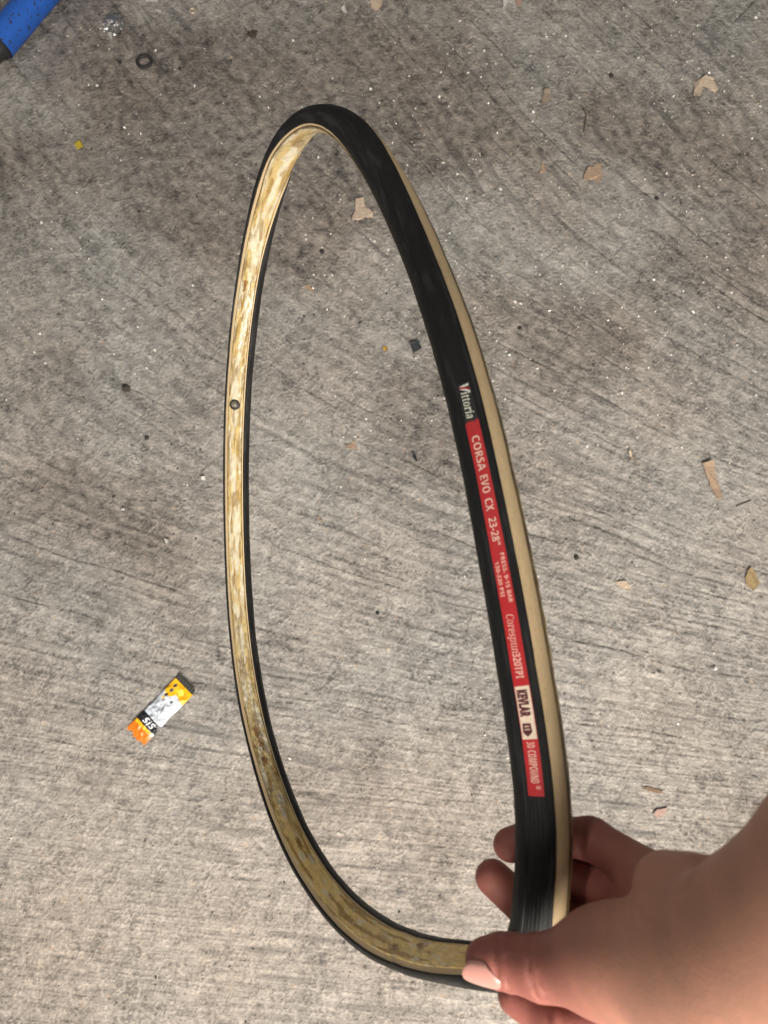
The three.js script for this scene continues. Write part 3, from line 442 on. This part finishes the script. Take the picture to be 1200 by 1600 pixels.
{ // empty gel wrapper
  const A = fl(213, 1150), B = fl(289, 1072), dir = B.clone().sub(A).setY(0), L = dir.length(), W = 0.0405;
  const t = thing('gel_wrapper', A.clone().setY(0.0008), 'white, yellow and orange energy gel wrapper with a black band', 'wrapper');
  t.rotation.y = Math.atan2(-dir.z, dir.x);
  const cv = document.createElement('canvas'); cv.width = 640; cv.height = 288; const c = cv.getContext('2d'), H = 288;
  c.fillStyle = '#cdd3dc'; c.fillRect(0, 0, 640, H);
  c.fillStyle = '#f47a1e'; c.fillRect(0, 0, 96, H); c.fillStyle = '#fbb816'; c.beginPath(); c.moveTo(92, 0); c.lineTo(134, 0); c.lineTo(118, H); c.lineTo(98, H * 0.8); c.fill();
  c.fillStyle = '#1c1d22'; c.fillRect(126, 0, 96, H);
  c.save(); c.translate(176, H / 2); c.rotate(Math.PI / 2); c.fillStyle = '#eef0f6'; c.textAlign = 'center'; c.textBaseline = 'middle'; c.font = 'italic bold 112px sans-serif'; c.scale(1.0, 0.74); c.fillText('SiS', 0, 6); c.restore();
  c.strokeStyle = '#aab2bd'; c.lineWidth = 9; c.strokeRect(300, 40, 70, 130); c.beginPath(); c.moveTo(262, 30); c.lineTo(262, 220); c.moveTo(300, 205); c.lineTo(400, 205); c.lineTo(400, 250); c.moveTo(330, 60); c.lineTo(330, 140); c.stroke(); c.fillStyle = '#c5ccd6'; c.fillRect(232, 20, 20, 230);
  c.fillStyle = '#f9b711'; c.beginPath(); c.moveTo(640, 0); c.lineTo(500, 0); c.lineTo(455, 60); c.lineTo(480, 110); c.lineTo(530, 150); c.lineTo(500, H); c.lineTo(640, H); c.fill();
  c.fillStyle = '#fddf5a'; c.beginPath(); c.moveTo(560, 120); c.lineTo(610, 150); c.lineTo(585, 220); c.lineTo(540, 190); c.fill(); c.fillStyle = '#e79b0c'; c.beginPath(); c.moveTo(520, 230); c.lineTo(600, 200); c.lineTo(590, 280); c.fill();
  c.fillStyle = '#3a3f46'; for (const [x, y, r] of [[585, 62, 22], [532, 72, 23], [470, 62, 19], [452, 170, 15]]) { c.beginPath(); c.ellipse(x, y, r, r * 0.8, 0.4, 0, 7); c.fill(); }
  c.fillStyle = '#f9c93a'; c.beginPath(); c.moveTo(420, 40); c.lineTo(455, 50); c.lineTo(430, 90); c.fill();
  const tx = new THREE.CanvasTexture(cv); tx.colorSpace = THREE.SRGBColorSpace;
  const puff = (s, k) => (i, j) => { const x = i / 60, y = j / 24 * 2 - 1, fold = 0.0026 * noise(x * 9 + 3, y * 1.6) + 0.0014 * noise(x * 22, y * 4 + 8), pil = Math.pow(Math.max(0, 1 - y * y), 0.6) * Math.sin(Math.PI * Math.min(1, Math.max(0, x * 1.02))) ** 0.7, wv = 1 + 0.05 * noise(x * 6, 9) - (x > 0.45 && x < 0.6 ? 0.04 : 0), end = i === 0 ? 0.0045 * (noise(j * 0.24, 2) + 0.8 * Math.exp(-((y + -0.25) ** 2) / 0.05)) : 0; return V3(x * L - end, 0.0012 + (k ? (0.0052 + fold * 1.6) * pil + Math.max(0, fold) * 0.4 + 0.0005 : -0.0002), y * W / 2 * wv); };
  obj('wrapper_front', grid(60, 24, puff(1, 1), (i, j) => [i / 60, 1 - j / 24]), new THREE.MeshPhysicalMaterial({ map: tx, roughness: 0.36, side: THREE.DoubleSide }), t);
  obj('wrapper_back', grid(60, 24, puff(1, 0)), std(0.03, 0.03, 0.034, 0.5, { side: THREE.DoubleSide }), t);
  const seal = grid(6, 30, (i, j) => V3(L + i * 0.0016 - 0.001, 0.003 + 0.0035 * (i / 6) + 0.0004 * Math.sin(j * 1.6), (j / 30 - 0.5) * W * 0.96));
  obj('crimped_end', seal, std(0.035, 0.036, 0.03, 0.5, { side: THREE.DoubleSide }), t);
}
// grit: crystals and crumbs far too many to count
{
  const chip = new THREE.IcosahedronGeometry(1, 0), M = new THREE.Matrix4(), Q = new THREE.Quaternion(), S = V3(), E = new THREE.Euler();
  function grit(name, label, n, mat, size, dens, cols) {
    const m = new THREE.InstancedMesh(chip, mat, n), c = new THREE.Color(); m.name = name; let k = 0;
    while (k < n) {
      const x = rr(-1.15, 1.15), z = rr(-1.25, 1.1); if (rnd() > dens(x, z)) continue;
      const s = size(), p = V3(x, bigHeight(x, z) + s * 0.25, z); E.set(rr(0, 6), rr(0, 6), rr(0, 6)); Q.setFromEuler(E); S.set(s * rr(0.7, 1.5), s * rr(0.4, 0.8), s * rr(0.7, 1.1)); M.compose(p, Q, S); m.setMatrixAt(k, M);
      const q = cols(); c.setRGB(...q); m.setColorAt(k, c); k++;
    }
    shadows(m); scene.add(m); tag(m, label, null, null, 'stuff');
  }
  const farMore = (x, z) => (0.08 + 0.9 * sm(0.25, -0.45, z)) * (0.25 + 0.75 * sm(-0.35, 0.15, x)) * (0.25 + 0.75 * sm(-0.1, 0.4, fbm(x * 6, z * 6, 3) + 0.1));
  grit('white_grit', 'scattered glinting white grit on the concrete', 3400, std(1, 1, 1, 0.16, { flatShading: true, clearcoat: 0.8 }), () => 0.0006 + 0.0023 * rnd() ** 3, farMore, () => { const v = rr(0.6, 0.9); return [v, v * 0.97, v * 0.9]; });
  grit('tan_crumbs', 'scattered tan crumbs and paper specks on the concrete', 900, std(1, 1, 1, 0.85), () => 0.0006 + 0.0016 * rnd() ** 3, (x, z) => 0.4 + 0.5 * sm(0.4, -0.4, z), () => { const v = rr(0.5, 1.1); return [0.5 * v, 0.38 * v, 0.26 * v]; });
  grit('dark_crumbs', 'scattered black rubber crumbs and soil specks on the concrete', 1100, std(1, 1, 1, 0.9), () => 0.0006 + 0.002 * rnd() ** 3, (x, z) => 0.35 + 0.5 * sm(0.4, -0.4, z), () => { const v = rr(0.5, 1.6); return [0.05 * v, 0.045 * v, 0.04 * v]; });
}
renderer.render(scene, camera);
